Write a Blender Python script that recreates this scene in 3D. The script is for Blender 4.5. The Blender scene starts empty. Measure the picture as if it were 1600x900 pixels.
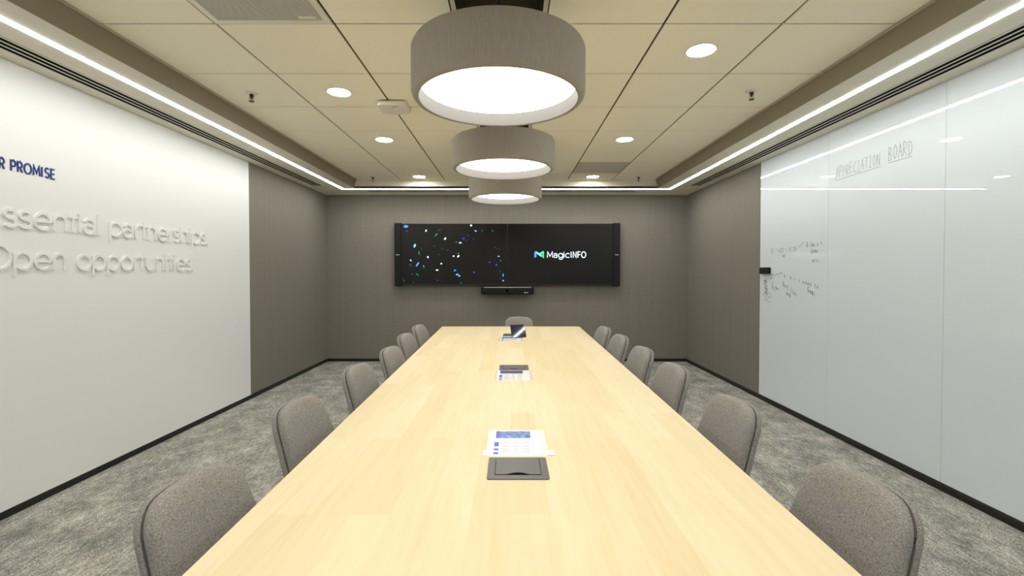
import bpy, bmesh, math, random
from mathutils import Vector, Matrix
random.seed(7)
S = bpy.context.scene
COL = S.collection
# ------------------------------------------------------------------ camera, world, exposure
CAM_H = 1.326
cd = bpy.data.cameras.new('camera'); cam = bpy.data.objects.new('camera', cd); COL.objects.link(cam)
cam.location = (0, 0, CAM_H); cam.rotation_euler = (math.pi/2 - 0.0181, 0, 0)
cd.sensor_fit = 'HORIZONTAL'; cd.sensor_width = 36.0; cd.lens = 36.0*738.95/1600
cd.shift_x = (800-797.34)/1600; cd.shift_y = (439.46-450)/1600
cd.clip_start = 0.02
S.camera = cam
w = bpy.data.worlds.new('world'); S.world = w; w.use_nodes = True
w.node_tree.nodes['Background'].inputs[0].default_value = (0.6, 0.65, 0.7, 1)
w.node_tree.nodes['Background'].inputs[1].default_value = 0.05
S.view_settings.view_transform = 'Standard'; S.view_settings.look = 'None'
S.view_settings.gamma = 1.0; S.view_settings.use_curve_mapping = False
S.view_settings.exposure = 1.0
S.cycles.caustics_reflective = False; S.cycles.caustics_refractive = False
S.cycles.max_bounces = 8; S.cycles.adaptive_threshold = 0.02
STRIP_E, PEND_E, DOWN_E = 18.5, 3.3, 50.0

# ------------------------------------------------------------------ room numbers (metres, camera at x=y=0)
WL, WR, YB, YR = -2.736, 2.632, 7.053, -1.7
ZT, ZS = 2.586, 2.478           # tile ceiling, soffit underside
TZ = 0.74                       # table top

# ------------------------------------------------------------------ materials
def lin(c):
    c = c/255.0
    return c/12.92 if c <= 0.04045 else ((c+0.055)/1.055)**2.4
def rgb(r, g, b): return (lin(r), lin(g), lin(b), 1)
def mat(name, col, rough=0.6, metal=0.0, spec=0.5, emit=None, estr=0.0):
    m = bpy.data.materials.new(name); m.use_nodes = True
    b = m.node_tree.nodes['Principled BSDF']
    b.inputs['Base Color'].default_value = col
    b.inputs['Roughness'].default_value = rough
    b.inputs['Metallic'].default_value = metal
    b.inputs['Specular IOR Level'].default_value = spec
    if emit:
        b.inputs['Emission Color'].default_value = emit
        b.inputs['Emission Strength'].default_value = estr
    return m
class NT:
    def __init__(s, m): s.t = m.node_tree; s.b = s.t.nodes['Principled BSDF']
    def n(s, typ, **kw):
        x = s.t.nodes.new(typ)
        for k, v in kw.items():
            if k in x.inputs: x.inputs[k].default_value = v
            else: setattr(x, k, v)
        return x
    def l(s, a, ao, b, bi): s.t.links.new(a.outputs[ao], b.inputs[bi])
    def coord(s, scale=(1, 1, 1), kind='Object'):
        tc = s.n('ShaderNodeTexCoord'); mp = s.n('ShaderNodeMapping'); mp.inputs['Scale'].default_value = scale
        s.l(tc, kind, mp, 'Vector'); return mp
    def noise(s, vec, scale, detail=2, rough=0.5):
        x = s.n('ShaderNodeTexNoise'); x.inputs['Scale'].default_value = scale
        x.inputs['Detail'].default_value = detail; x.inputs['Roughness'].default_value = rough
        s.l(vec, 'Vector', x, 'Vector'); return x
    def ramp(s, src, out, stops):
        r = s.n('ShaderNodeValToRGB'); e = r.color_ramp.elements
        while len(e) < len(stops): e.new(0.5)
        for i, (p, c) in enumerate(stops): e[i].position = p; e[i].color = c
        s.l(src, out, r, 'Fac'); return r
    def mix(s, a, b, fac, mode='MIX'):
        x = s.n('ShaderNodeMix', data_type='RGBA', blend_type=mode)
        x.inputs[0].default_value = fac if not hasattr(fac, 'outputs') else 0.5
        for v, i in ((a, 6), (b, 7)):
            if hasattr(v, 'outputs'): s.t.links.new(v.outputs['Color'] if 'Color' in v.outputs else v.outputs[2], x.inputs[i])
            else: x.inputs[i].default_value = v
        if hasattr(fac, 'outputs'): s.t.links.new(fac.outputs[0], x.inputs[0])
        return x
    def bump(s, src, out, strength, dist=0.002):
        b = s.n('ShaderNodeBump'); b.inputs['Strength'].default_value = strength; b.inputs['Distance'].default_value = dist
        s.l(src, out, b, 'Height'); s.t.links.new(b.outputs[0], s.b.inputs['Normal']); return b

def fabric(name, c1, c2, scale, stretch=(1, 1, 1), bump=0.25, rough=0.95, streak=0.0):
    m = mat(name, c1, rough, spec=0.15); q = NT(m)
    a = q.noise(q.coord(stretch), scale, 3, 0.7)
    r = q.ramp(a, 'Fac', [(0.32, c1), (0.68, c2)])
    if streak:
        b = q.noise(q.coord((55, 55, 0.6)), 1.0, 3, 0.6)
        r2 = q.ramp(b, 'Fac', [(0.3, (1-streak, 1-streak, 1-streak, 1)), (0.7, (1, 1, 1, 1))])
        x = q.mix(r, r2, 1.0, 'MULTIPLY'); q.t.links.new(x.outputs[2], q.b.inputs['Base Color'])
    else: q.l(r, 'Color', q.b, 'Base Color')
    q.bump(a, 'Fac', bump, 0.002); return m

M = {}
M['wall_fabric'] = fabric('wall_fabric', rgb(120, 116, 106), rgb(142, 138, 127), 160, (1, 1, 1), 0.15, streak=0.10)
M['white_wall'] = mat('white_wall_panel', rgb(236, 238, 237), 0.45, spec=0.3)
M['white_letter'] = mat('white_letter', rgb(236, 238, 237), 0.5, spec=0.3)
M['blue_letter'] = mat('blue_letter', rgb(24, 52, 130), 0.45)
M['taupe'] = mat('upstand_taupe', rgb(154, 145, 126), 0.8, spec=0.2)
M['plaster'] = mat('soffit_plaster', rgb(226, 221, 206), 0.8, spec=0.2)
M['tile'] = mat('ceiling_tile', rgb(246, 240, 222), 0.85, spec=0.15)
q = NT(M['tile']); a = q.noise(q.coord((3, 40, 1)), 6, 3, 0.6)
q.l(q.ramp(a, 'Fac', [(0.3, rgb(250, 243, 220)), (0.7, rgb(253, 247, 227))]), 'Color', q.b, 'Base Color'); q.bump(a, 'Fac', 0.05, 0.001)
M['grid'] = mat('ceiling_grid', rgb(50, 44, 34), 0.8)
M['tbar'] = mat('ceiling_edge_trim', rgb(205, 198, 180), 0.5)
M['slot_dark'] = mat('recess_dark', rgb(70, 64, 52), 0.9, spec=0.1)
M['black'] = mat('black_paint', rgb(28, 27, 25), 0.45, spec=0.4)
M['matte_black'] = mat('matte_black', rgb(20, 20, 21), 0.7, spec=0.3)
M['speaker_cloth'] = mat('speaker_cloth', rgb(26, 26, 28), 0.9, spec=0.2)
M['screen'] = mat('screen_glass', rgb(9, 9, 10), 0.3, spec=0.3)
M['bezel'] = mat('screen_bezel', rgb(16, 16, 17), 0.45)
M['metal'] = mat('brushed_metal', rgb(190, 188, 182), 0.3, metal=1.0)
M['dark_metal'] = mat('dark_metal', rgb(70, 60, 48), 0.4, metal=0.8)
M['white_plastic'] = mat('white_plastic', rgb(232, 228, 214), 0.4)
M['grille'] = mat('grille_metal', rgb(206, 203, 196), 0.6)
M['grille_back'] = mat('grille_back', rgb(90, 87, 80), 0.7)
M['grey_grille'] = mat('grey_grille', rgb(205, 200, 184), 0.7)
M['strip'] = mat('light_strip_lens', (1, 1, 1, 1), 0.5, emit=(1.0, 0.995, 0.98, 1), estr=STRIP_E)
M['pend_lens'] = mat('pendant_lens', (1, 1, 1, 1), 0.5, emit=(1.0, 0.98, 0.94, 1), estr=PEND_E)
M['down_lens'] = mat('downlight_lens', (1, 1, 1, 1), 0.5, emit=(1.0, 0.96, 0.88, 1), estr=DOWN_E)
M['pend_in'] = mat('pendant_inner', rgb(118, 116, 112), 0.8, spec=0.1)
M['pend_out'] = fabric('pendant_felt', rgb(150, 144, 134), rgb(163, 157, 147), 30, (8, 8, 0.6), 0.08)
M['chair'] = fabric('chair_fabric', rgb(112, 109, 105), rgb(170, 166, 160), 260, (1, 1, 1), 0.35)
M['piping'] = mat('chair_piping', rgb(92, 89, 85), 0.9, spec=0.1)
M['box_grey'] = mat('cable_box_grey', rgb(92, 91, 88), 0.4, metal=0.2)
M['box_gap'] = mat('cable_box_gap', rgb(6, 6, 6), 0.8, spec=0.05)
M['paper'] = mat('paper', rgb(240, 240, 240), 0.25)
M['sleeve'] = mat('plastic_sleeve', rgb(242, 232, 205), 0.12)
M['ink_blue'] = mat('print_blue', rgb(38, 70, 175), 0.3)
M['ink_photo'] = mat('print_photo', rgb(70, 105, 175), 0.3)
M['ink_purple'] = mat('print_purple', rgb(86, 62, 112), 0.3)
M['ink_grey'] = mat('print_grey', rgb(150, 152, 160), 0.4)
M['marker'] = mat('dry_marker', rgb(92, 96, 96), 0.6)
M['marker_faint'] = mat('dry_marker_faint', rgb(150, 155, 156), 0.6)
q = NT(M['ink_photo']); a = q.noise(q.coord(), 60, 3)
q.l(q.ramp(a, 'Fac', [(0.35, rgb(36, 62, 140)), (0.6, rgb(90, 140, 205)), (0.75, rgb(215, 228, 240))]), 'Color', q.b, 'Base Color')
q = NT(M['ink_purple']); a = q.noise(q.coord(), 60, 3)
q.l(q.ramp(a, 'Fac', [(0.35, rgb(52, 38, 92)), (0.6, rgb(112, 72, 120)), (0.75, rgb(170, 120, 140))]), 'Color', q.b, 'Base Color')
# glass board: white back-painted glass with a clear, mirror-smooth front
M['board'] = mat('back_painted_glass', rgb(222, 231, 237), 0.6, spec=0.0)
bb = M['board'].node_tree.nodes['Principled BSDF']
bb.inputs['Coat Weight'].default_value = 1.0; bb.inputs['Coat Roughness'].default_value = 0.004; bb.inputs['Coat IOR'].default_value = 1.5
# maple table laminate: long staves with fine grain
def wood():
    m = mat('maple_laminate', rgb(238, 216, 165), 0.42, spec=0.18); q = NT(m)
    tc = q.n('ShaderNodeTexCoord'); mp = q.n('ShaderNodeMapping'); mp.inputs['Rotation'].default_value = (0, 0, math.pi/2)
    q.l(tc, 'Object', mp, 'Vector')
    br = q.n('ShaderNodeTexBrick'); br.offset = 0.37; br.offset_frequency = 2; br.squash = 1
    for k, v in (('Scale', 1.0), ('Mortar Size', 0.0), ('Mortar Smooth', 0.0), ('Bias', 0.0), ('Brick Width', 0.83), ('Row Height', 0.097)):
        br.inputs[k].default_value = v
    br.inputs['Color1'].default_value = rgb(223, 207, 167); br.inputs['Color2'].default_value = rgb(230, 217, 183); br.inputs['Mortar'].default_value = rgb(223, 207, 167)
    q.l(mp, 'Vector', br, 'Vector')
    g = q.noise(q.coord((26, 1.6, 1)), 2.2, 6, 0.65)
    r = q.ramp(g, 'Fac', [(0.3, (0.93, 0.90, 0.83, 1)), (0.62, (1, 1, 1, 1))])
    x = q.mix(br, r, 0.75, 'MULTIPLY')
    c = q.noise(q.coord((5, 1.2, 1)), 1.6, 3, 0.5)
    r2 = q.ramp(c, 'Fac', [(0.35, (0.975, 0.95, 0.90, 1)), (0.65, (1, 1, 1, 1))])
    y = q.mix(x, r2, 0.8, 'MULTIPLY'); q.t.links.new(x.outputs[2], y.inputs[6])
    q.t.links.new(y.outputs[2], q.b.inputs['Base Color']); return m
M['wood'] = wood()
def carpet():
    m = mat('carpet', rgb(110, 110, 104), 1.0, spec=0.05); q = NT(m)
    a = q.noise(q.coord((2.6, 1.7, 1)), 2.4, 4, 0.6)
    b = q.noise(q.coord((30, 9, 1)), 2.0, 4, 0.7)
    c = q.noise(q.coord((1, 1, 1)), 130, 2, 0.9)
    add = q.n('ShaderNodeMath', operation='MULTIPLY_ADD'); q.l(a, 'Fac', add, 0); add.inputs[1].default_value = 0.75; q.l(b, 'Fac', add, 2)
    ad2 = q.n('ShaderNodeMath', operation='MULTIPLY_ADD'); q.l(c, 'Fac', ad2, 0); ad2.inputs[1].default_value = 1.7; q.t.links.new(add.outputs[0], ad2.inputs[2])
    sc = q.n('ShaderNodeMath', operation='MULTIPLY'); q.t.links.new(ad2.outputs[0], sc.inputs[0]); sc.inputs[1].default_value = 1/3.45
    r = q.ramp(sc, 0, [(0.40, rgb(98, 98, 95)), (0.50, rgb(146, 145, 138)), (0.60, rgb(218, 214, 202))])
    q.l(r, 'Color', q.b, 'Base Color'); q.bump(c, 'Fac', 0.6, 0.004); return m
M['carpet'] = carpet()

# ------------------------------------------------------------------ mesh helpers
class MB:
    def __init__(s): s.v = []; s.f = []
    def box(s, x0, x1, y0, y1, z0, z1):
        b = len(s.v)
        s.v += [(x0, y0, z0), (x1, y0, z0), (x1, y1, z0), (x0, y1, z0), (x0, y0, z1), (x1, y0, z1), (x1, y1, z1), (x0, y1, z1)]
        s.f += [tuple(b+i for i in q) for q in ((3, 2, 1, 0), (4, 5, 6, 7), (0, 1, 5, 4), (1, 2, 6, 5), (2, 3, 7, 6), (3, 0, 4, 7))]
        return s
    def prism(s, pts, z0, z1):                       # pts counter-clockwise in xy
        b = len(s.v); n = len(pts)
        s.v += [(x, y, z0) for x, y in pts] + [(x, y, z1) for x, y in pts]
        s.f.append(tuple(b+n-1-i for i in range(n))); s.f.append(tuple(b+n+i for i in range(n)))
        for i in range(n): j = (i+1) % n; s.f.append((b+i, b+j, b+n+j, b+n+i))
        return s
    def quad(s, a, b, c, d):
        k = len(s.v); s.v += [a, b, c, d]; s.f.append((k, k+1, k+2, k+3)); return s
    def lathe(s, prof, n=48, cx=0, cy=0, closed=False):
        b = len(s.v); m = len(prof)
        for (r, z) in prof:
            for i in range(n):
                t = 2*math.pi*i/n; s.v.append((cx+r*math.cos(t), cy+r*math.sin(t), z))
        for k in range(m-1 if not closed else m):
            k2 = (k+1) % m
            for i in range(n):
                j = (i+1) % n; s.f.append((b+k*n+i, b+k*n+j, b+k2*n+j, b+k2*n+i))
        return s
    def disc(s, r, z, n=48, up=False, cx=0, cy=0):
        b = len(s.v); s.v += [(cx+r*math.cos(2*math.pi*i/n), cy+r*math.sin(2*math.pi*i/n), z) for i in range(n)]
        idx = list(range(b, b+n)); s.f.append(tuple(idx if up else idx[::-1])); return s
    def tube(s, pts, r, n=8, closed=False):
        pts = [Vector(p) for p in pts]; b = len(s.v); m = len(pts)
        up0 = Vector((0, 0, 1))
        for k in range(m):
            if closed: t = pts[(k+1) % m]-pts[k-1]
            else: t = pts[min(k+1, m-1)]-pts[max(k-1, 0)]
            t.normalize(); u = up0 if abs(t.dot(up0)) < 0.9 else Vector((1, 0, 0))
            a = t.cross(u).normalized(); c = a.cross(t)
            rr = r[k] if isinstance(r, (list, tuple)) else r
            for i in range(n):
                th = 2*math.pi*i/n; p = pts[k]+a*(rr*math.cos(th))+c*(rr*math.sin(th)); s.v.append(tuple(p))
        for k in range(m if closed else m-1):
            k2 = (k+1) % m
            for i in range(n): j = (i+1) % n; s.f.append((b+k*n+i, b+k*n+j, b+k2*n+j, b+k2*n+i))
        if not closed: s.f.append(tuple(b+i for i in range(n))[::-1]); s.f.append(tuple(b+(m-1)*n+i for i in range(n)))
        return s
    def mesh(s, name):
        me = bpy.data.meshes.new(name); me.from_pydata(s.v, [], s.f); me.validate()
        bm = bmesh.new(); bm.from_mesh(me); bmesh.ops.recalc_face_normals(bm, faces=bm.faces); bm.to_mesh(me); bm.free(); return me
    def build(s, name, m, parent=None, bevel=0, seg=2, smooth=False, loc=None):
        me = s.mesh(name)
        if bevel:
            bm = bmesh.new(); bm.from_mesh(me)
            bmesh.ops.bevel(bm, geom=list(bm.edges), offset=bevel, segments=seg, affect='EDGES', profile=0.5); bm.to_mesh(me); bm.free()
        if m: me.materials.append(m)
        o = bpy.data.objects.new(name, me); COL.objects.link(o)
        if parent: o.parent = parent
        if loc: o.location = loc
        if smooth: shade(o)
        return o
def shade(o, ang=0.7):
    me = o.data
    me.polygons.foreach_set('use_smooth', [True]*len(me.polygons))
    try: me.set_sharp_from_angle(angle=ang)
    except Exception: pass
def empty(name, loc=(0, 0, 0), rz=0):
    o = bpy.data.objects.new(name, None); COL.objects.link(o); o.location = loc; o.rotation_euler = (0, 0, rz); o.empty_display_size = 0.1; return o
def tag(o, label, cat, group=None):
    o['label'] = label; o['category'] = cat
    if group: o['group'] = group
    return o
def struct(o, label=None):
    o['kind'] = 'structure'
    if label: o['label'] = label
    return o
def copy_tree(o, parent=None):
    c = o.copy(); COL.objects.link(c); c.parent = parent
    for ch in list(o.children): copy_tree(ch, c)
    return c
def rrect(x0, x1, y0, y1, r, n=6):
    P = []
    for cx, cy, a in ((x1-r, y0+r, -90), (x1-r, y1-r, 0), (x0+r, y1-r, 90), (x0+r, y0+r, 180)):
        for i in range(n+1):
            t = math.radians(a+90*i/n); P.append((cx+r*math.cos(t), cy+r*math.sin(t)))
    return P

# ------------------------------------------------------------------ room shell
struct(MB().box(WL-.12, WR+.12, YR-.12, YB+.12, -.1, 0).build('floor', M['carpet']), 'grey mottled carpet floor')
struct(MB().box(WL-.12, WR+.12, YB, YB+.12, 0, 2.85).build('wall_back', M['wall_fabric']), 'grey fabric wall behind the screens')
struct(MB().box(WL-.12, WR+.12, YR-.12, YR, 0, 2.85).build('wall_front', M['white_wall']), 'plain wall behind the viewer')
wl = struct(MB().box(WL-.12, WL, YR, YB, 0, 2.85).build('wall_left', M['wall_fabric']), 'left wall, grey fabric beside a white panel')
wr = struct(MB().box(WR, WR+.12, YR, YB, 0, 2.85).build('wall_right', M['wall_fabric']), 'right wall, grey fabric behind the glass board')
MB().box(WL, WL+.012, YR, 4.944, .044, ZS).build('white_panel', M['white_wall'], wl)['label'] = 'white panel carrying the raised lettering'
MB().box(WL, WL+.009, 4.944, 4.952, .044, ZS).build('panel_edge', M['matte_black'], wl)
# black skirting
for nm, b in (('baseboard_left', (WL, WL+.014, YR, YB-.014)), ('baseboard_right', (WR-.014, WR, YR, YB-.014)), ('baseboard_back', (WL, WR, YB-.014, YB))):
    struct(MB().box(b[0], b[1], b[2], b[3], 0, .043).build(nm, M['black'], bevel=.002, seg=1), 'black skirting along the carpet')

# ceiling: backing, then single tiles with open joints
ceil = struct(MB().box(-2.20, 2.10, YR, 6.46, ZT+.012, ZT+.03).build('ceiling', M['grid']), 'suspended ceiling of cream tiles')
# the slot is cut out of the backing
me = ceil.data; me.clear_geometry()
bk = MB(); bk.box(-2.20, -.258, YR, 6.46, ZT+.012, ZT+.03); bk.box(.156, 2.10, YR, 6.46, ZT+.012, ZT+.03)
me.from_pydata(bk.v, [], bk.f)
XL = [-2.072, -1.4934, -.8934, -.282]; XR = [.179, .7796, 1.3796, 1.955]
rows = [2.4194+.6*i for i in range(-7, 7)] + [6.45]
rows = [y for y in rows if y > YR]; rows = [YR]+rows
GX, GY = .0065, .0056
VENT = (-1, 1.8194); GREY = (1, 5.4194)
tile_cache = {}
for xs in (XL, XR):
    for a, b in zip(xs[:-1], xs[1:]):
        for y0, y1 in zip(rows[:-1], rows[1:]):
            if abs(a+1.4934) < .01 and abs(y0-1.8194) < .01: continue      # air grille here
            if abs(a-.7796) < .01 and abs(y0-5.4194) < .01: continue        # grey grille here
            key = (round(b-a, 3), round(y1-y0, 3))
            if key not in tile_cache:
                hx, hy = key[0]/2-GX, key[1]/2-GY
                t = MB().box(-hx, hx, -hy, hy, 0, .011).build('ceiling_tile', M['tile'], ceil, bevel=.0015, seg=1)
                tile_cache[key] = t.data
            else:
                t = bpy.data.objects.new('ceiling_tile', tile_cache[key]); COL.objects.link(t); t.parent = ceil
            t.location = ((a+b)/2, (y0+y1)/2, ZT)
# light metal edge trim round the tile field
for a_, b_ in ((-2.090, -2.070), (1.953, 1.973)): MB().box(a_, b_, YR, 6.45, ZT-.002, ZT+.012).build('edge_trim', M['tbar'], ceil)
# slot recess over the table
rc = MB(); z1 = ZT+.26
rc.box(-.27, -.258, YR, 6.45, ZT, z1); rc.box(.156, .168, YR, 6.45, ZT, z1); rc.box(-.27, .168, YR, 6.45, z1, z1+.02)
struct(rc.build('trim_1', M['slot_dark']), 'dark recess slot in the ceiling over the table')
for k_, a_, b_ in ((2, -.281, -.2585), (5, .1565, .179)): struct(MB().box(a_, b_, YR, 6.45, ZT-.004, ZT+.012).build(f'trim_{k_}', M['tbar']), 'metal edge of the ceiling slot')
# dropped soffit on three sides with its upstand
so = MB()
xi0, xi1, yi = -2.128, 2.010, 6.45
so.box(WL, xi0, YR, YB, ZS, ZS+.02); so.box(xi1, WR, YR, YB, ZS, ZS+.02); so.box(xi0, xi1, yi, YB, ZS, ZS+.02)
for k_, xa, xb in ((4, xi0, -2.09), (6, xi1, 1.973)):
    struct(MB().quad((xa, YR, ZS), (xa, yi, ZS), (xb, 6.45, ZT+.012), (xb, YR, ZT+.012)).build(f'trim_{k_}', M['taupe']), 'taupe upstand between soffit and ceiling tiles')
so.quad((xi0, yi, ZS), (xi1, yi, ZS), (1.973, 6.45, ZT+.012), (-2.09, 6.45, ZT+.012))
struct(so.build('trim_3', M['plaster']), 'dropped plaster soffit round the tile ceiling')
struct(MB().box(WL-.12, WR+.12, YR-.12, YB+.12, 2.86, 2.9).build('ceiling', M['slot_dark']), 'slab above the ceiling')

# ------------------------------------------------------------------ light strip in the soffit
ls = tag(empty('linear_light', (0, 2, ZS)), 'continuous white light strip set in the soffit round the room', 'light strip')
LXa, LXb, LY, LW = -2.304, 2.196, 6.53, .019
def lens(b): o = MB().box(*b, ZS-.003, ZS-.0005).build('lens', M['strip'], ls); o.location = (0, -2, -ZS); return o
lens((LXa-LW, LXa+LW, YR+.1, LY-LW)); lens((LXb-LW, LXb+LW, YR+.1, LY-LW)); lens((LXa-LW, LXb+LW, LY-LW, LY+LW))

# ------------------------------------------------------------------ slot air diffusers
def diffuser(x0, x1, y0, y1, along, label):
    c = ((x0+x1)/2, (y0+y1)/2, ZS); e = tag(empty('slot_diffuser', c), label, 'air vent', 'slot air diffusers in the soffit')
    MB().box(x0-c[0], x1-c[0], y0-c[1], y1-c[1], -.002, -.0005).build('black_slot', M['box_gap'], e)
    n = 3 if along == 'y' else 2
    wid = (x1-x0) if along == 'y' else (y1-y0)
    bar = .012
    for k in range(n+1):
        p = k*(wid-bar)/n
        if along == 'y': MB().box(x0+p-c[0], x0+p+bar-c[0], y0-c[1], y1-c[1], -.0035, -.001).build('bar', M['plaster'], e)
        else: MB().box(x0-c[0], x1-c[0], y0+p-c[1], y0+p+bar-c[1], -.0035, -.001).build('bar', M['plaster'], e)
    return e
diffuser(-2.618, -2.478, YR+.15, 6.28, 'y', 'black slotted air diffuser above the white lettered wall')
diffuser(2.372, 2.512, YR+.15, 6.28, 'y', 'black slotted air diffuser above the glass writing board')
diffuser(-2.0, 1.78, 6.66, 6.76, 'x', 'thin slotted air diffuser above the twin screens')

# ------------------------------------------------------------------ pendants
def make_pendant():
    e = empty('pendant_lamp'); R, Hh = .366, .207
    pr = [(R-.031, .0), (R-.020, -.004+.002), (R-.012, .0), (R-.004, .010), (R, .026), (R, Hh-.016), (R-.006, Hh-.004), (R-.016, Hh), (.02, Hh)]
    sh = MB().lathe(pr, 96).build('shade', M['pend_out'], e, smooth=True)
    MB().lathe([(R-.031, 0), (R-.034, .02), (R-.036, .058)], 96).build('inner_band', M['pend_in'], e, smooth=True)
    MB().lathe([(.001, .056), (R-.037, .056)], 96).build('diffuser', M['pend_lens'], e)
    MB().tube([(0, 0, Hh), (0, 0, .80)], .004, 8).build('cable', M['matte_black'], e)
    MB().lathe([(.001, .765), (.06, .765), (.06, .80), (.001, .80)], 32).build('canopy', M['matte_black'], e, smooth=True)
    return e
p0 = make_pendant()
for i, (y, lb) in enumerate(((2.03, 'nearest and largest looking grey drum pendant over the table'), (3.39, 'middle of the three grey drum pendants over the table'), (4.75, 'farthest grey drum pendant, hanging nearest the screens'), (.67, 'fourth grey drum pendant, above the camera end of the table, out of view'))):
    p = p0 if i == 0 else copy_tree(p0)
    p.location = (-.05, y, 2.058); tag(p, lb, 'pendant lamp', 'drum pendants in a row over the table')

# ------------------------------------------------------------------ downlights
def make_down():
    e = empty('downlight')
    MB().lathe([(.088, 0), (.088, -.003), (.080, -.006), (.076, -.004), (.076, 0)], 40).build('trim_ring', M['white_plastic'], e, smooth=True)
    MB().disc(.0765, -.0025, 40).build('lens', M['down_lens'], e)
    return e
d0 = make_down()
dl = [(-1.193, 3.32, 'round downlight beside the white ceiling access point'), (-1.193, 4.50, 'second round downlight on the lettering side, beside the middle pendant'),
      (-1.193, 6.22, 'farthest round downlight on the lettering side, near the soffit'), (1.08, 2.70, 'large looking round downlight right of the nearest pendant'),
      (1.08, 4.49, 'round downlight on the board side, right of the middle pendant'), (1.08, 6.22, 'farthest round downlight on the board side, past the grey grille'),
      (-1.193, .92, None), (1.08, .92, None), (-1.193, -.88, None), (1.08, -.88, None)]  # last four are unseen, added to light the near end of the room
for i, (x, y, lb) in enumerate(dl):
    o = d0 if i == 0 else copy_tree(d0)
    o.location = (x, y, ZT); tag(o, lb or ('added fill downlight out of view, ' + ('above' if y > 0 else 'behind') + ' the camera on the ' + ('lettering side' if x < 0 else 'board side')), 'downlight', 'round ceiling downlights' if lb else 'added fill downlights out of view')

# ------------------------------------------------------------------ sprinklers, access point, grilles
def make_sprinkler():
    e = empty('fire_sprinkler')
    MB().lathe([(.042, 0), (.040, -.004), (.022, -.010), (.012, -.010)], 28).build('escutcheon', M['white_plastic'], e, smooth=True)
    MB().lathe([(.012, -.008), (.014, -.018), (.009, -.030), (.004, -.044)], 16).build('body', M['dark_metal'], e, smooth=True)
    for s in (-1, 1): MB().tube([(s*.010, 0, -.016), (s*.017, 0, -.030), (s*.014, 0, -.046), (0, 0, -.056)], .0028, 6).build('frame_arm', M['metal'], e, smooth=True)
    MB().lathe([(.001, -.056), (.018, -.058), (.018, -.061), (.001, -.061)], 20).build('deflector', M['dark_metal'], e)
    return e
s0 = make_sprinkler()
for i, (x, y, lb) in enumerate(((-1.815, 3.34, 'metal sprinkler in the tile left of the access point'), (1.672, 3.30, 'metal sprinkler in the tile nearest the glass board'),
                                (-1.80, 6.22, 'small far sprinkler on the lettering side by the soffit'), (1.68, 6.22, 'small far sprinkler on the board side by the soffit'))):
    o = s0 if i == 0 else copy_tree(s0)
    o.location = (x, y, ZT); tag(o, lb, 'sprinkler', 'ceiling sprinklers')
ap = tag(empty('access_point', (-.868, 3.57, ZT)), 'white rounded wireless access point on the ceiling grid', 'access point')
b = MB().prism(rrect(-.11, .11, -.11, .11, .045), -.040, -.006).build('body', M['white_plastic'], ap, bevel=.008, seg=3, smooth=True)
MB().prism(rrect(-.085, .085, -.085, .085, .03), -.008, 0).build('mount_plate', M['grid'], ap)
lg = MB(); lg.box(-.004, .026, -.066, -.058, -.0408, -.0398); lg.box(.0, .044, -.078, -.072, -.0408, -.0398)
lg.build('print', M['ink_grey'], ap)['kind'] = 'stuff'; MB().disc(.006, -.0405, 12, cx=-.006, cy=-.02).build('status_light', M['paper'], ap)
# air return grille (left, near)
g = tag(empty('ceiling_air_grille', (-1.1934, 2.1194, ZT)), 'ribbed metal air grille with a small plate in the ceiling', 'air grille')
f2 = MB(); o_, i_ = .294, .262
f2.box(-o_, o_, -o_, -i_, -.004, .010); f2.box(-o_, o_, i_, o_, -.004, .010); f2.box(-o_, -i_, -i_, i_, -.004, .010); f2.box(i_, o_, -i_, i_, -.004, .010)
f2.build('frame', M['white_plastic'], g, bevel=.002, seg=1)
MB().box(-i_, i_, -i_, i_, .006, .010).build('back_plate', M['grille_back'], g)
rb = MB(); n = 52
for k in range(n):
    x = -i_+(k+.5)*2*i_/n; rb.box(x-.0034, x+.0034, -i_, i_, -.001, .006)
r_ = rb.build('ribs', M['grille'], g); r_['kind'] = 'stuff'
MB().box(.150, .235, .225, .250, -.003, .0).build('name_plate', M['white_plastic'], g, bevel=.001, seg=1)
g2 = tag(empty('ceiling_air_panel', (1.0796, 5.7194, ZT)), 'plain grey perforated air panel among the cream ceiling tiles', 'air panel')
MB().box(-.294, .294, -.297, .297, .0, .011).build('panel', M['grey_grille'], g2, bevel=.002, seg=1)

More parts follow.
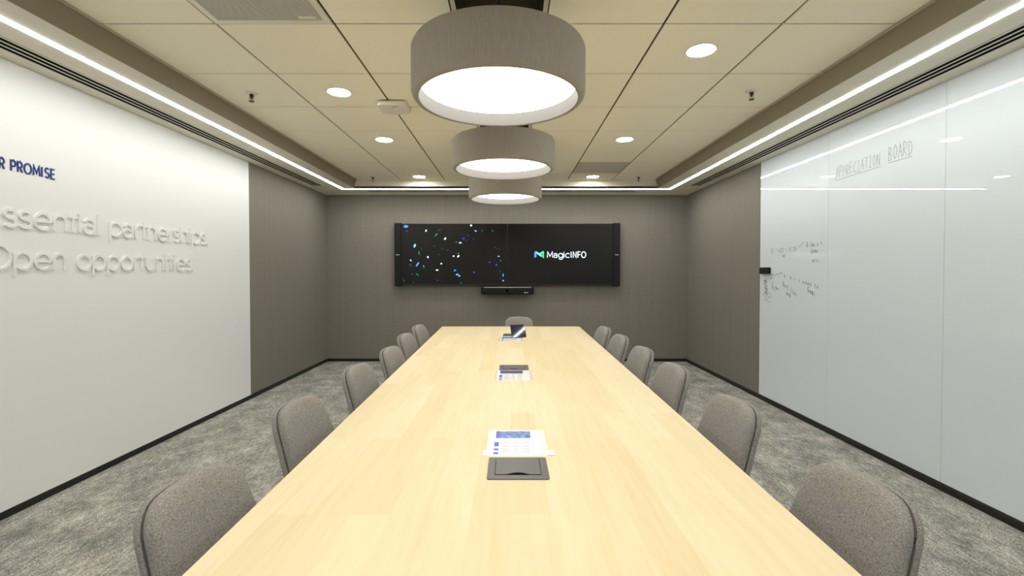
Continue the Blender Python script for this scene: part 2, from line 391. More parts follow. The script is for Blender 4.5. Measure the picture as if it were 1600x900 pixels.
# ------------------------------------------------------------------ wall lettering, one mesh per letter
def arc(cx, cy, rx, ry, a0, a1, n=14): return [(cx+rx*math.cos(math.radians(a0+(a1-a0)*i/n)), cy+ry*math.sin(math.radians(a0+(a1-a0)*i/n))) for i in range(n+1)]
XH = .72
def ring(cx, cy, rx, ry): return ('c', arc(cx, cy, rx, ry, 0, 360, 28)[:-1])
def dot(x, y): return ('d', [(x, y)])
ARCH = [(0, 0), (0, XH)], [(0, XH-.27)]+arc(.27, XH-.27, .27, .27, 180, 0)+[(.54, 0)]
def ess(h, w): return arc(w/2, h*.75, w/2*.95, h*.25, 35, 270)+arc(w/2, h*.25, w/2, h*.25, 90, -150)[1:]
GLYPH = {'E': (.72, [[(.55, 1), (0, 1), (0, 0), (.55, 0)], [(0, .5), (.5, .5)]]), 's': (.60, [ess(XH, .44)]), 'e': (.86, [[(0, .37), (.71, .37)], arc(.36, .36, .36, .36, 0, 318, 26)]),
         'n': (.76, list(ARCH)), 't': (.48, [[(.15, .94), (.15, 0)], [(-.04, XH), (.36, XH)]]), 'i': (.25, [[(0, 0), (0, XH)], dot(0, .94)]), 'l': (.25, [[(0, 0), (0, 1)]]),
         'a': (.76, [arc(.27, XH-.26, .26, .26, 155, 0)+[(.53, 0)], ring(.26, .21, .26, .21)]), 'p': (.88, [[(0, -.28), (0, XH)], ring(.36, .36, .36, .36)]),
         'r': (.42, [[(0, 0), (0, XH)], [(0, XH-.28)]+arc(.28, XH-.28, .28, .28, 180, 85, 8)]), 'h': (.76, [[(0, 0), (0, 1)], ARCH[1]]), '.': (.2, [dot(.02, .04)]),
         'O': (1.08, [ring(.46, .5, .47, .5)]), 'o': (.86, [ring(.36, .36, .36, .36)]), 'u': (.76, [[(.54, XH), (.54, 0)], [(0, XH), (0, .27)]+arc(.27, .27, .27, .27, 180, 360)]),
         'U': (.86, [[(0, 1), (0, .33)]+arc(.33, .33, .33, .33, 180, 360)+[(.66, 1)]]), 'R': (.74, [[(0, 0), (0, 1), (.3, 1)]+arc(.3, .73, .27, .27, 90, -90)+[(0, .46)], [(.28, .46), (.58, 0)]]),
         'P': (.72, [[(0, 0), (0, 1), (.3, 1)]+arc(.3, .72, .28, .28, 90, -90)+[(0, .44)]]), 'M': (1.06, [[(0, 0), (.06, 1), (.44, .22), (.82, 1), (.88, 0)]]), 'I': (.36, [[(0, 0), (0, 1)]]),
         'S': (.70, [ess(1, .54)]), 'g': (.9, [ring(.36, .36, .36, .36), [(.72, XH), (.72, .02)]+arc(.37, .0, .35, .30, 0, -150)]), 'c': (.74, [arc(.36, .36, .36, .36, 45, 315, 22)]),
         'N': (.92, [[(0, 0), (0, 1), (.64, 0), (.64, 1)]]), 'F': (.70, [[(.52, 1), (0, 1), (0, 0)], [(0, .5), (.46, .5)]]), ' ': (.42, [])}
def ribbon(mb, pts, wd, z0, z1, closed):
    P = [Vector(p) for p in pts]; n = len(P); L = []; R = []
    for i in range(n):
        a = P[i]-P[i-1] if (i > 0 or closed) else P[1]-P[0]; b = P[(i+1) % n]-P[i] if (i < n-1 or closed) else P[-1]-P[-2]
        a.normalize(); b.normalize(); na = Vector((-a.y, a.x)); nb = Vector((-b.y, b.x)); m = (na+nb)
        m = m.normalized() if m.length > 1e-4 else na
        k = wd/2/max(.45, m.dot(na)); q_ = P[i].copy()
        if not closed and i == 0: q_ -= b*wd*.0
        L.append(q_+m*k); R.append(q_-m*k)
    o = len(mb.v)
    for i in range(n):
        for v, z in ((L[i], z1), (R[i], z1), (R[i], z0), (L[i], z0)): mb.v.append((v.x, v.y, z))
    for i in range(n if closed else n-1):
        a, b = o+4*i, o+4*((i+1) % n)
        mb.f += [(a, a+1, b+1, b), (a+1, a+2, b+2, b+1), (a+3, a, b, b+3)]
    if not closed: mb.f += [(o, o+3, o+2, o+1), (o+4*n-4, o+4*n-3, o+4*n-2, o+4*n-1)]
def letters(body, width, cap, depth, m, root, wt=.115, track=0.0):
    tot = sum(GLYPH[c][0]+track for c in body); tot -= .12; sx = width/tot; x = 0; wd = wt*cap
    for ch in body:
        adv, st = GLYPH[ch]
        if st:
            mb = MB(); k = 0
            for pl in st:
                z1 = depth+.00015*k; k += 1
                if isinstance(pl, tuple) and pl[0] == 'd':
                    cx, cy = pl[1][0]; cx = (x+cx)*sx; cy *= cap; q_ = [(cx+wd*.62*math.cos(t*math.pi/5), cy+wd*.62*math.sin(t*math.pi/5)) for t in range(10)]
                    mb.prism(q_, 0, z1)
                elif isinstance(pl, tuple): ribbon(mb, [((x+p[0])*sx, p[1]*cap) for p in pl[1]], wd, 0, z1, True)
                else: ribbon(mb, [((x+p[0])*sx, p[1]*cap) for p in pl], wd, 0, z1, False)
            mb.build('letter', m, root)
        x += adv+track
LWR = Matrix(((0, 0, 1, 0), (1, 0, 0, 0), (0, 1, 0, 0), (0, 0, 0, 1)))     # text x -> +y, text y -> +z, depth -> +x
def wall_text(body, y0, width, z, cap, depth, m, label, wt=.115):
    e = tag(empty('wall_lettering', (WL+.012, y0, z)), label, 'lettering')
    e.rotation_euler = LWR.to_euler(); letters(body, width, cap, depth, m, e, wt, .14 if body.isupper() else 0.0); return e
wall_text('OUR PROMISE', 2.440, .404, 1.884, .056, .004, M['blue_letter'], 'small blue lettering reading OUR PROMISE on the white wall', .14)
wall_text('Essential partnerships.', 2.45, 1.81, 1.577, .128, .009, M['white_letter'], 'raised white lettering reading Essential partnerships.')
wall_text('Open opportunities.', 2.455, 1.605, 1.345, .128, .009, M['white_letter'], 'raised white lettering reading Open opportunities., the lower line')

# ------------------------------------------------------------------ glass writing board
BX = 2.622
wb = tag(empty('glass_writing_board', (BX, 3, .05)), 'wall of white glass writing panels with marker notes', 'whiteboard')
ys = [4.970, 3.908, 2.861, 1.814, .767, -.28, -1.327]
for a, b in zip(ys[:-1], ys[1:]):
    MB().box(0, .009, b+.001-3, a-.001-3, 0, ZS-.05).build('glass_panel', M['board'], wb, bevel=.0008, seg=1)
MB().box(.0005, .009, 4.970-3, 4.976-3, 0, ZS-.05).build('edge_strip', M['matte_black'], wb)
# single-stroke handwriting
F = {'A': [[(0, 0), (.45, 1), (.9, 0)], [(.2, .4), (.75, .4)]], 'P': [[(0, 0), (.05, 1), (.6, .95), (.7, .7), (.5, .5), (.05, .45)]],
     'R': [[(0, 0), (.05, 1), (.6, .95), (.7, .7), (.5, .52), (.05, .48), (.75, 0)]], 'E': [[(.7, 1), (0, 1), (0, 0), (.75, 0)], [(0, .5), (.6, .52)]],
     'C': [[(.75, .9), (.4, 1), (.05, .6), (.1, .2), (.4, 0), (.8, .12)]], 'I': [[(.1, 1), (.7, 1)], [(.4, 1), (.4, 0)], [(.05, 0), (.75, 0)]],
     'T': [[(0, 1), (.85, 1)], [(.42, 1), (.42, 0)]], 'O': [[(.45, 1), (.1, .75), (.05, .3), (.4, 0), (.8, .3), (.8, .75), (.45, 1)]],
     'N': [[(0, 0), (.05, 1), (.75, 0), (.8, 1)]], 'B': [[(0, 0), (.05, 1), (.6, .9), (.5, .6), (.05, .52), (.7, .4), (.6, .05), (0, 0)]],
     'D': [[(.05, 0), (.05, 1), (.55, .95), (.8, .6), (.7, .2), (.05, 0)]], 'S': [[(.7, .9), (.3, 1), (.1, .75), (.6, .45), (.6, .1), (.1, .0)]],
     '2': [[(.1, .8), (.4, 1), (.7, .75), (.1, 0), (.75, 0)]], '1': [[(.3, .8), (.45, 1), (.45, 0)]], '-': [[(.1, .45), (.8, .5)]], '.': [[(.3, .0), (.38, .06)]],
     '6': [[(.6, 1), (.2, .5), (.25, .05), (.6, .1), (.6, .4), (.2, .4)]], '0': [[(.4, .9), (.1, .5), (.4, 0), (.7, .5), (.4, .9)]], 'n': [[(.05, 0), (.1, .6), (.4, .62), (.6, 0)]],
     'u': [[(.05, .6), (.15, .05), (.5, .1), (.55, .6), (.6, 0)]], 'm': [[(0, 0), (.05, .6), (.3, .5), (.35, 0), (.4, .55), (.65, .5), (.7, 0)]],
     'e': [[(.1, .3), (.6, .35), (.4, .62), (.1, .3), (.35, 0), (.65, .1)]], 'd': [[(.6, 1), (.6, 0), (.2, .05), (.15, .5), (.6, .5)]], 'o': [[(.35, .6), (.08, .3), (.35, 0), (.62, .3), (.35, .6)]],
     'i': [[(.3, .6), (.3, 0)], [(.3, .85), (.34, .9)]], 't': [[(.3, 1), (.3, 0), (.5, .02)], [(.05, .65), (.6, .65)]], 'J': [[(.6, 1), (.6, .1), (.3, -.1), (.1, .1)]], '?': [[(.1, .8), (.4, 1), (.6, .75), (.35, .4), (.35, .2)]],
     'a': [[(.6, .6), (.15, .5), (.15, .05), (.55, .1), (.6, .6), (.65, 0)]], 'p': [[(.1, .6), (.1, -.4)], [(.1, .55), (.55, .5), (.5, .1), (.1, .05)]], 's': [[(.55, .6), (.2, .5), (.5, .2), (.1, 0)]],
     '>': [[(.1, .7), (.6, .4), (.1, .1)]], 'Q': [[(.1, 1), (.1, .1), (.7, .1), (.75, 1), (.1, 1)], [(.4, .3), (.8, -.1)]], 'l': [[(.3, 1), (.3, 0)]], 'G': [[(.75, .9), (.3, 1), (.05, .5), (.3, 0), (.75, .2), (.75, .5), (.45, .5)]]}
def stroke_mesh(mb, segs, wd):
    for a, b in segs:
        d = Vector((b[0]-a[0], b[1]-a[1])); L = d.length
        if L < 1e-5: continue
        d /= L; nx, ny = -d.y*wd/2, d.x*wd/2; ex, ey = d.x*wd*.4, d.y*wd*.4
        c = [(a[0]-ex+nx, a[1]-ey+ny), (a[0]-ex-nx, a[1]-ey-ny), (b[0]+ex-nx, b[1]+ey-ny), (b[0]+ex+nx, b[1]+ey+ny)]
        mb.quad(*[(-.0006, 0-p[0], p[1]) for p in c])      # board x runs towards the viewer (-y)
def write(text, y, z, hgt, pitch, wd, m, slope=0.0, rise=0.0, name='marker_writing', extra=()):
    mb = MB(); rnd = random.Random(hash(text) % 1000 if False else len(text)*7)
    x = 0
    for ch in text:
        j = rnd.uniform(-.08, .08)*hgt
        for pl in F.get(ch, []):
            pts = [(x+px*pitch*.82, py*hgt+j+slope*(x+px*pitch)) for px, py in pl]
            stroke_mesh(mb, list(zip(pts[:-1], pts[1:])), wd)
        x += pitch
    for pl in extra: stroke_mesh(mb, list(zip(pl[:-1], pl[1:])), wd)
    o = mb.build(name, m, wb); o['kind'] = 'stuff'; o.location = (0, y-3, z-.05); return o
write('APPRECIATION', 3.82, 2.090, .082, .0385, .0038, M['marker_faint'], slope=.0, extra=[[(0, -.022), (.46, -.012)], [(0, -.022), (-.005, .0)]])
write('BOARD', 3.292, 2.098, .094, .041, .0042, M['marker_faint'], extra=[[(0, -.012), (.19, -.012)]])
write('S2 - n21 - 0.26', 4.765, 1.525, .042, .029, .004, M['marker'], extra=[[(.46, .03), (.53, .075)]])
write('up', 4.56, 1.478, .035, .028, .004, M['marker'])
write('Q Jun e ?', 4.19, 1.555, .038, .024, .0038, M['marker'])
write('demo', 4.13, 1.50, .036, .026, .0038, M['marker'])
write('anis', 4.11, 1.42, .034, .024, .0036, M['marker'])
write('S1', 4.76, 1.265, .05, .03, .005, M['marker'], extra=[[(.06, .03), (.2, .062)], [(.04, -.03), (.03, -.10)], [(.02, -.07), (.08, -.12)]])
write('u. n - > need to', 4.53, 1.285, .036, .0325, .0042, M['marker'], slope=-.19)
write('Gemi', 4.17, 1.165, .045, .03, .0045, M['marker'], slope=-.42)
write('Best line', 4.545, 1.20, .042, .024, .0045, M['marker'], slope=-.42)
write('and', 4.49, 1.125, .035, .025, .0045, M['marker'], slope=-.45)
write('me', 4.67, 1.17, .035, .028, .0045, M['marker'], slope=-.4)
sc_ = MB(); rnd = random.Random(5)
pp = []
for k in range(46):
    t = k/45; pp.append((.02+.06*rnd.random()+.03*(1-t), .16*t+.02*rnd.random()-.02))
stroke_mesh(sc_, [(pp[i], pp[i+1]) for i in range(45) if abs(pp[i][0]-pp[i+1][0]) < .05], .004)
stroke_mesh(sc_, [((0, .0), (.06, .03)), ((.06, .03), (.14, .02)), ((.14, .02), (.15, -.02)), ((.15, -.02), (.07, -.03)), ((.07, -.03), (0, 0)), ((.02, -.05), (.09, -.055)), ((.09, -.055), (.14, -.08))], .004)
o = sc_.build('marker_scribble', M['marker'], wb); o['kind'] = 'stuff'; o.location = (0, 4.91-3, 1.10-.05)
er = tag(empty('board_eraser', (BX-.001, 4.845, 1.314)), 'small black eraser stuck at the far edge of the glass board', 'eraser')
MB().box(-.026, -.010, -.088, .088, 0, .066).build('body', M['matte_black'], er, bevel=.004)
MB().box(-.010, 0, -.085, .085, .003, .063).build('felt_pad', M['speaker_cloth'], er)

# ------------------------------------------------------------------ screens, speakers, conference bar
FY = 6.97
def screen(x0, x1, label):
    e = tag(empty('display_screen', ((x0+x1)/2, YB, 1.14)), label, 'screen', 'twin wall screens'); w2 = (x1-x0)/2
    MB().box(-w2, w2, FY-YB, -.02, 0, .908).build('housing', M['bezel'], e, bevel=.003)
    MB().box(-w2+.3, w2-.3, -.03, 0, .2, .7).build('wall_mount', M['black'], e)
    MB().box(-w2+.008, w2-.008, FY-YB-.002, FY-YB+.004, .018, .900).build('panel', M['screen'], e)
    return e
sl = screen(-1.600, -.047, 'black wall screen showing scattered blue and green confetti')
sr = screen(-.043, 1.510, 'black wall screen showing the MagicINFO logo')
def glow(name, col, s): return mat(name, (0, 0, 0, 1), 0.5, emit=col, estr=s)
GL = {'w': glow('glow_white', (.72, .86, 1, 1), 1.0), 'b': glow('glow_blue', rgb(70, 140, 235), .9), 'd': glow('glow_deep_blue', rgb(40, 50, 170), .8),
      'g': glow('glow_green', rgb(20, 150, 70), .8), 'v': glow('glow_violet', rgb(62, 60, 92), .7), 't': glow('glow_teal', rgb(50, 90, 100), .7), 'k': glow('glow_sky', rgb(120, 175, 235), .9)}
# (crop px x, y, long, short, angle, colour), crop scale 0.1444 px
dots = [(238, 165, 60, 34, 0, 'b'), (250, 215, 34, 14, 40, 'v'), (455, 211, 30, 20, 80, 'w'), (565, 255, 50, 14, 45, 'g'), (600, 205, 44, 12, 30, 'v'), (662, 297, 34, 22, 50, 'w'), (333, 373, 52, 28, 70, 'k'),
        (380, 452, 50, 12, -80, 'g'), (408, 408, 30, 12, -80, 'v'), (475, 497, 28, 18, -70, 'w'), (290, 532, 32, 18, -50, 'k'), (285, 582, 46, 10, -60, 't'), (363, 575, 70, 20, 55, 'b'), (430, 598, 38, 15, -70, 'g'),
        (545, 378, 20, 10, 0, 't'), (592, 470, 20, 12, 0, 't'), (620, 568, 22, 18, 0, 'w'), (575, 637, 34, 16, 0, 'w'), (360, 684, 40, 12, -35, 'g'), (306, 680, 34, 14, -30, 'v'), (216, 750, 44, 10, -40, 't'), (318, 772, 24, 10, 90, 't'),
        (580, 748, 40, 10, -10, 't'), (632, 411, 22, 12, 30, 'v'), (690, 422, 30, 12, -10, 'v'), (754, 486, 22, 18, 0, 'w'), (804, 488, 36, 20, 50, 'w'), (806, 458, 22, 14, 0, 'g'), (768, 640, 32, 16, 25, 'b'), (792, 685, 34, 18, 10, 'k'), (815, 700, 30, 18, 20, 'k'),
        (835, 778, 24, 12, 0, 'g'), (785, 334, 34, 8, 0, 'g'), (826, 342, 34, 16, 0, 'w'), (861, 297, 28, 26, 0, 'd'), (893, 316, 24, 10, -30, 'v'), (912, 264, 30, 12, 0, 'v'), (943, 154, 26, 24, 0, 'w'), (992, 214, 32, 16, -30, 'k'), (970, 302, 30, 8, 90, 't'),
        (1062, 212, 40, 14, 90, 'v'), (1176, 212, 26, 20, 60, 't'), (973, 661, 28, 24, 0, 'd'), (1142, 553, 28, 18, 0, 'd'), (1216, 581, 30, 26, 80, 'd'), (1240, 488, 28, 14, 0, 'k'), (1205, 396, 34, 10, -25, 'v'), (1243, 408, 30, 10, -25, 'v'),
        (1262, 535, 30, 8, 90, 'g'), (1289, 692, 44, 14, 90, 'b'), (1255, 655, 30, 8, 60, 't'), (1258, 730, 20, 12, 0, 'v'), (1290, 752, 22, 16, 40, 'k')]
f_, b_, cx_, cy_ = 738.95, .0181, 797.34, 439.46
def px2wall(u, v, Y):                                   # used once to turn measured picture positions into metres on the wall
    x = (u-cx_)/f_; zz = -(v-cy_)/f_; y = math.cos(b_)+zz*math.sin(b_); z = -math.sin(b_)+zz*math.cos(b_)
    return x*Y/y, CAM_H+z*Y/y
by = {}
for (a, b, L, sh, an, c) in dots: by.setdefault(c, []).append((600+a*.14440, 330+b*.14440, L*.1444/2, sh*.1444/2, an))
for c, lst in by.items():
    mb = MB()
    for (u, v, L, sh, an) in lst:
        X, Z = px2wall(u, v, FY); L *= FY/f_*.85; sh *= FY/f_*.85; t = math.radians(an); k = len(mb.v)
        for i in range(10):
            p = 2*math.pi*i/10; ex, ez = L*math.cos(p), sh*math.sin(p)
            mb.v.append((X-sl.location.x+ex*math.cos(t)-ez*math.sin(t), FY-YB-.0032, Z-1.14+ex*math.sin(t)+ez*math.cos(t)))
        mb.f.append(tuple(range(k, k+10)))
    mb.build('screen_graphics', GL[c], sl)['kind'] = 'stuff'
# MagicINFO
def crop2(u, v): return px2wall(780+u*.15556, 330+v*.15556, FY)
def poly(name, pts, m):
    mb = MB(); k = 0
    for (u, v) in pts: X, Z = crop2(u, v); mb.v.append((X-sr.location.x, FY-YB-.0032, Z-1.14))
    mb.f.append(tuple(range(len(pts)))); return mb.build(name, m, sr)
poly('logo_mark', [(353, 468), (353, 412), (362, 402), (374, 404), (374, 458)], GL['b'])
poly('logo_mark', [(362, 402), (374, 404), (428, 440), (428, 462), (418, 456), (374, 424)], glow('logo_blue', rgb(120, 190, 245), 1.0))
poly('logo_mark', [(398, 424), (440, 400), (450, 404), (450, 420), (436, 424), (412, 438)], glow('logo_teal', rgb(70, 205, 160), .9))
poly('logo_mark', [(434, 414), (450, 404), (450, 476), (434, 462)], glow('logo_green', rgb(60, 205, 110), .9))
x0, z0 = crop2(483, 466); x1, _ = crop2(704, 466); x2, _ = crop2(722, 466); x3, _ = crop2(875, 466); _, zc = crop2(483, 408)
wm = GL['w']
tx = empty('logo_text', (x0-sr.location.x, FY-YB-.0034, z0-1.14)); tx.parent = sr; tx.rotation_euler = (math.pi/2, 0, 0)
letters('Magic', x1-x0, zc-z0, .0002, wm, tx, .125)
ti = empty('logo_text', (x2-sr.location.x, FY-YB-.0034, z0-1.14)); ti.parent = sr; ti.rotation_euler = (math.pi/2, 0, 0)
letters('INFO', x3-x2, zc-z0, .0002, wm, ti, .15, .10)
def speaker(x0, x1, label):
    e = tag(empty('column_speaker', ((x0+x1)/2, YB, 1.128)), label, 'speaker', 'tall speakers beside the screens'); w2 = (x1-x0)/2
    MB().box(-w2, w2, FY-YB-.012, 0, 0, .928).build('cabinet', M['speaker_cloth'], e, bevel=.006)
    MB().box(-w2+.006, w2-.006, FY-YB-.016, FY-YB-.010, .008, .920).build('grille', M['matte_black'], e, bevel=.002, seg=1)
    MB().box(-.026, .024, FY-YB-.018, FY-YB-.015, .455, .466).build('badge', M['metal'], e)
speaker(-1.706, -1.602, 'tall black speaker left of the confetti screen'); speaker(1.512, 1.616, 'tall black speaker right of the logo screen')
vb = tag(empty('conference_bar', (-.041, YB, 1.008)), 'black camera and sound bar mounted under the screens', 'conference bar')
MB().prism(rrect(-.387, .387, -.16, -.04, .03), 0, .108).build('body', M['matte_black'], vb, bevel=.006, smooth=True)
MB().box(-.2, .2, -.06, 0, .02, .09).build('wall_bracket', M['black'], vb)
MB().box(-.345, .345, -.150, -.06, .1085, .113).build('top_plate', M['metal'], vb, bevel=.002, seg=1)
MB().box(-.345, .345, -.1625, -.158, .099, .104).build('edge_strip', M['white_plastic'], vb, bevel=.001, seg=1)  # pale strip stands in for the highlight along the bar's top edge
ln = MB(); ln.lathe([(.001, 0), (.018, 0), (.020, .006), (.027, .006), (.027, 0)], 28)
l_ = ln.build('camera_lens', M['screen'], vb, smooth=True); l_.rotation_euler = (math.pi/2, 0, 0); l_.location = (-.003, -.160, .056)
lr = MB().lathe([(.027, 0), (.027, .004), (.030, .004), (.030, 0)], 28).build('lens_ring', M['dark_metal'], vb); lr.rotation_euler = (math.pi/2, 0, 0); lr.location = (-.003, -.160, .056)
lg = MB()
for k, (a, b) in enumerate(((.245, .262), (.266, .276), (.280, .290), (.293, .302))): lg.box(a, b, -.1612, -.1602, .022, .034 if k == 0 else .030)
lg.build('logo', M['paper'], vb)['kind'] = 'stuff'

# ------------------------------------------------------------------ table
tb = tag(empty('conference_table', (0, 0, 0)), 'long maple conference table widening towards the screens', 'table')
def ex(y): t = (y-.903)/(5.151-.903); return (-.636+t*(-.743+.636), .681+t*(.752-.681))
def top(y0, y1):
    a0, b0 = ex(y0); a1, b1 = ex(y1)
    return MB().prism([(a0, y0), (b0, y0), (b1, y1), (a1, y1)], TZ-.030, TZ).build('tabletop', M['wood'], tb, bevel=.0018, seg=2)
top(.28, 3.693); top(3.6945, 5.151)
for y in (.75, 2.45, 4.45):
    MB().box(-.13, .17, y-.22, y+.22, .012, TZ-.05).build('pedestal', M['white_plastic'], tb, bevel=.004)
    MB().box(-.22, .26, y-.26, y+.26, 0, .014).build('foot_plate', M['dark_metal'], tb, bevel=.003, seg=1)
MB().box(-.05, .09, .5, 4.9, TZ-.06, TZ-.03).build('beam', M['dark_metal'], tb)

# cable boxes and papers
def cable_box(y0, y1, label):
    xc = .0225; e = tag(empty('cable_box', (xc, (y0+y1)/2, TZ)), label, 'cable box', 'cable boxes set in the table'); hy = (y1-y0)/2; hx = .0895
    MB().prism(rrect(-hx, hx, -hy, hy, .007), 0, .003).build('frame', M['box_grey'], e, bevel=.0008, seg=1)
    lx, ly0, ly1 = hx-.0215, -hy+.026, hy-.013
    MB().box(-lx, lx, ly0, ly1, .003, .0034).build('gap', M['box_gap'], e)
    # lid with an arched finger notch on the near side
    pts = [(-lx+.0018, ly1-.0015), (-lx+.0018, ly0+.0015)]
    n = 10
    for i in range(n+1):
        x = -.034+.068*i/n; pts.append((x, ly0+.0015+.013*math.sin(math.pi*i/n)))
    pts += [(lx-.0018, ly0+.0015), (lx-.0018, ly1-.0015)]
    MB().prism(pts, .0034, .0046).build('lid', M['box_grey'], e)
    return e
cable_box(1.327, 1.484, 'grey flip-lid cable box nearest the camera, in front of the blue printed sheet')
cable_box(2.826, 2.983, 'grey flip-lid cable box in the middle of the table')
cable_box(4.36, 4.52, 'dark flip-lid cable box beside the tilted tablet')
def sheet(x0, x1, y0, y1, photo, label, z=TZ+.0002, taper=0.0):
    cx, cy = (x0+x1)/2, (y0+y1)/2; e = tag(empty('info_sheet', (cx, cy, z)), label, 'paper', 'printed sheets on the table')
    hx, hy = (x1-x0)/2, (y1-y0)/2
    MB().box(-hx-.012, hx+.016, -hy-.006, hy+.006, 0, .0005).build('plastic_sleeve', M['sleeve'], e)
    MB().box(-hx, hx, -hy, hy, .0005, .0009).build('page', M['paper'], e)
    X = lambda t: -hx+t*2*hx
    Y = lambda t: -hy+t*2*hy
    MB().box(X(.09), X(.17), Y(.66), Y(.97), .0009, .0011).build('title_block', M['ink_blue'], e)
    MB().box(X(.17), X(.80), Y(.66), Y(.97), .0009, .0011).build('picture', photo, e)
    k = MB()
    for a, b in ((.32, .50), (.17, .25), (.03, .11)): k.box(X(.07), X(.16), Y(a), Y(b), .0009, .0011)
    k.build('side_heads', M['ink_blue'], e)['kind'] = 'stuff'
    k = MB(); rnd = random.Random(3)
    for r in range(9):
        y = .56-.062*r
        for (a, b) in ((.20, .40), (.44, .58), (.62, .79)):
            k.box(X(a), X(b-.05*rnd.random()), Y(y), Y(y+.018), .0009, .0011)
    k.build('text_lines', M['ink_grey'], e)['kind'] = 'stuff'; return e
sh1 = sheet(-.067, .107, 1.506, 1.742, M['ink_photo'], 'laminated sheet with blue picture behind the nearest cable box')
for tx_ in (-.108, .094): MB().box(tx_, tx_+.030, -.119, -.075, .0009, .0012).build('tape', M['paper'], sh1)
sheet(-.075, .110, 2.558, 2.822, M['ink_purple'], 'laminated sheet with purple picture in front of the middle cable box')
sheet(-.088, .093, 4.05, 4.30, M['ink_photo'], 'white printed sheet lying under the tilted tablet')
# touch controller: a small tablet leaning back, turned a little towards the glass board
tc_ = tag(empty('touch_controller', (.082, 4.24, TZ+.0015)), 'small dark tablet propped up on the sheet near the far end', 'tablet')
nv = Vector((.357, -.86, .365)).normalized(); uv = (Vector((0, 0, 1))-nv*nv.z).normalized(); tv = uv.cross(nv)
TM = Matrix((tv, uv, nv)).transposed().to_euler()
tcm = mat('tablet_glass', rgb(34, 44, 66), 0.05, spec=0.6)
tp = MB().prism(rrect(-.070, .070, .004, .122, .006), -.009, 0).build('body', M['matte_black'], tc_, bevel=.0015); tp.rotation_euler = TM
gl = MB().prism(rrect(-.068, .068, .006, .120, .005), 0, .0012).build('glass', tcm, tc_); gl.rotation_euler = TM
sd = MB().prism([(-.035, -.002), (.035, -.002), (.035, .07), (-.035, .07)], 0, .008).build('foot', M['matte_black'], tc_, bevel=.002, seg=1)
sd.rotation_euler = (0, 0, math.atan2(tv.y, tv.x)); sd.location = (-nv.x*.008, -nv.y*.008, 0)
br_ = MB().tube([(0, .06, .004), (0, .034, .05)], .007, 8).build('prop', M['matte_black'], tc_); br_.rotation_euler = sd.rotation_euler; br_.location = sd.location

# ------------------------------------------------------------------ chairs
def outline(n=72):
    wb_, wt, H, rb_, rt, crown = .198, .154, .415, .07, .066, .020
    c = [((wb_, 0), rb_), ((wt, H), rt), ((-wt, H), rt), ((-wb_, 0), rb_)]
    P = []
    for i in range(4):
        p = Vector(c[i][0]); a = Vector(c[i-1][0]); b = Vector(c[(i+1) % 4][0]); r = c[i][1]
        d1 = (a-p).normalized(); d2 = (b-p).normalized(); ang = d1.angle(d2); L = r/math.tan(ang/2)
        p1, p2 = p+d1*L, p+d2*L; cc = p+(d1+d2).normalized()*(r/math.sin(ang/2))
        a1 = math.atan2(p1.y-cc.y, p1.x-cc.x); a2 = math.atan2(p2.y-cc.y, p2.x-cc.x)
        while a2 < a1: a2 += 2*math.pi
        for k in range(13): t = a1+(a2-a1)*k/12; P.append(Vector((cc.x+r*math.cos(t), cc.y+r*math.sin(t))))
    D = [0]
    for i in range(len(P)): D.append(D[-1]+(P[(i+1) % len(P)]-P[i]).length)
    out = []; k = 0
    for j in range(n):
        s = D[-1]*j/n
        while D[k+1] < s: k += 1
        t = (s-D[k])/max(1e-9, D[k+1]-D[k]); p = P[k].lerp(P[(k+1) % len(P)], t)
        y = p.y
        if y > H*.5: y += crown*max(0, 1-(p.x/wt)**2)*((y-H*.5)/(H*.5))**2
        out.append(Vector((p.x, y)))
    return out
REC = math.radians(17)
def bend(u, v, d):                       # u across, v up the back, d forward of the seam plane
    y = d+.030*(u/.2)**2
    vv = v
    Y = -.185 + y*math.cos(REC) - vv*math.sin(REC); Z = .395 + vv*math.cos(REC) + y*math.sin(REC)
    return (u, Y, Z)
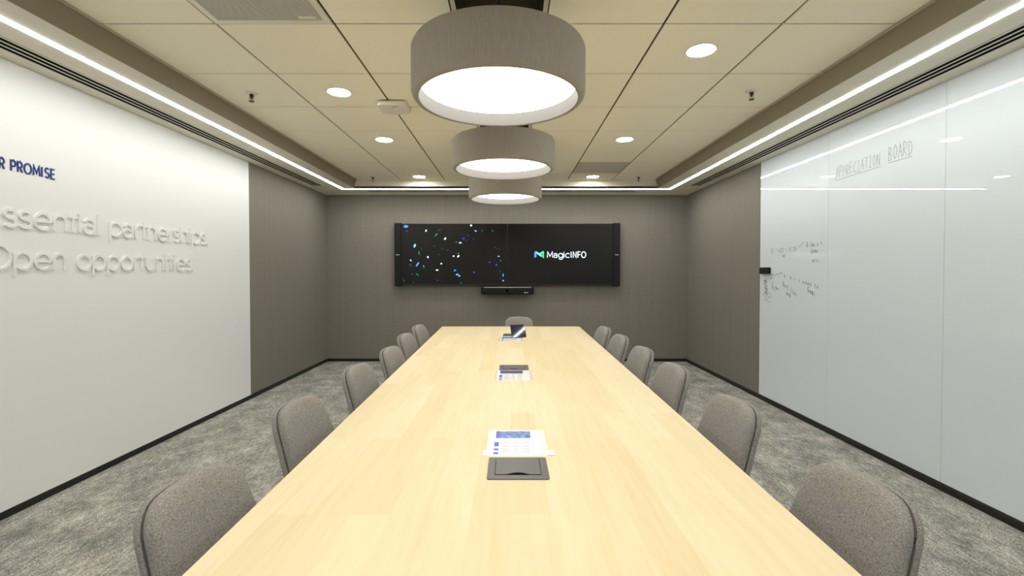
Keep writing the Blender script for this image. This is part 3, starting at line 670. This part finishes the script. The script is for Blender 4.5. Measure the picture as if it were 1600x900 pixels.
def pad(thick, sgn, p=3.2, inset=.965):
    O = outline(); c = Vector((0, .21)); mb = MB(); n = len(O)
    rings = [(inset, 0.0), (.985, .12), (1.0, .30)] + [(s, None) for s in (.992, .975, .95, .91, .85, .76, .64, .5, .34, .17)]
    base = .30
    for s, dd in rings:
        d = dd if dd is not None else base+(1-base)*(1-s**9)**(1/2.2)
        for q_ in O: t = c+(q_-c)*s; mb.v.append(bend(t.x, t.y, sgn*thick*d))
    for k in range(len(rings)-1):
        for i in range(n): j = (i+1) % n; mb.f.append((k*n+i, k*n+j, (k+1)*n+j, (k+1)*n+i))
    mb.v.append(bend(c.x, c.y, sgn*thick)); m0 = len(mb.v)-1; k = len(rings)-1
    for i in range(n): mb.f.append((k*n+i, k*n+(i+1) % n, m0))
    return mb
def make_chair():
    e = empty('meeting_chair')
    bp = pad(.046, 1).build('backrest', M['chair'], e, smooth=True)
    pad(.034, -1).build('back_shell', M['chair'], e, smooth=True)
    O = outline(); c = Vector((0, .21))
    pts = [bend(*(c+(q_-c)*.974), .0) for q_ in O]
    pp_ = MB().tube(pts, .0030, 6, closed=True).build('piping', M['piping'], bp, smooth=True)
    se = MB().prism(rrect(-.225, .225, -.205, .225, .085, 8), .385, .455).build('seat', M['chair'], e, bevel=.022, seg=3, smooth=True)
    MB().prism(rrect(-.19, .19, -.18, .18, .05, 5), .365, .386).build('seat_base', M['matte_black'], e)
    for sx in (-1, 1):
        for sy in (-1, 1):
            MB().tube([(sx*.15, sy*.14, .37), (sx*.215, sy*.215, 0.004)], [.015, .009], 10).build('leg', M['matte_black'], e, smooth=True)
    return e
ch0 = make_chair(); TOPOFF = .185+.415*math.sin(REC)-.01
left = [(.815, 1.155), (.87, 1.87), (.865, 2.59), (.84, 3.22), (.895, 3.94), (.91, 4.60)]
right = [(.895, 1.155), (.925, 1.885), (.93, 2.61), (.925, 3.22), (.92, 3.86), (.905, 4.46)]
ordn = ['nearest', 'second', 'third', 'fourth', 'fifth', 'farthest']
first = True
for side, lst, rz in ((-1, left, -90), (1, right, 90)):
    for k, (x, y) in enumerate(lst):
        o = ch0 if first else copy_tree(ch0); first = False
        o.location = (side*(x-TOPOFF), y, 0); o.rotation_euler = (0, 0, math.radians(rz+side*4))
        wn = 'lettered-wall side' if side < 0 else 'glass-board side'
        lb = f'grey fabric chair on the {wn} of the table, {ordn[k]} ' + ('to the camera' if k == 0 else 'from the camera')
        tag(o, lb, 'chair', 'grey chairs round the table')
o = copy_tree(ch0); o.location = (.10, 5.50-TOPOFF, 0); o.rotation_euler = (0, 0, math.pi)
tag(o, 'grey fabric chair at the head of the table below the screens', 'chair', 'grey chairs round the table')
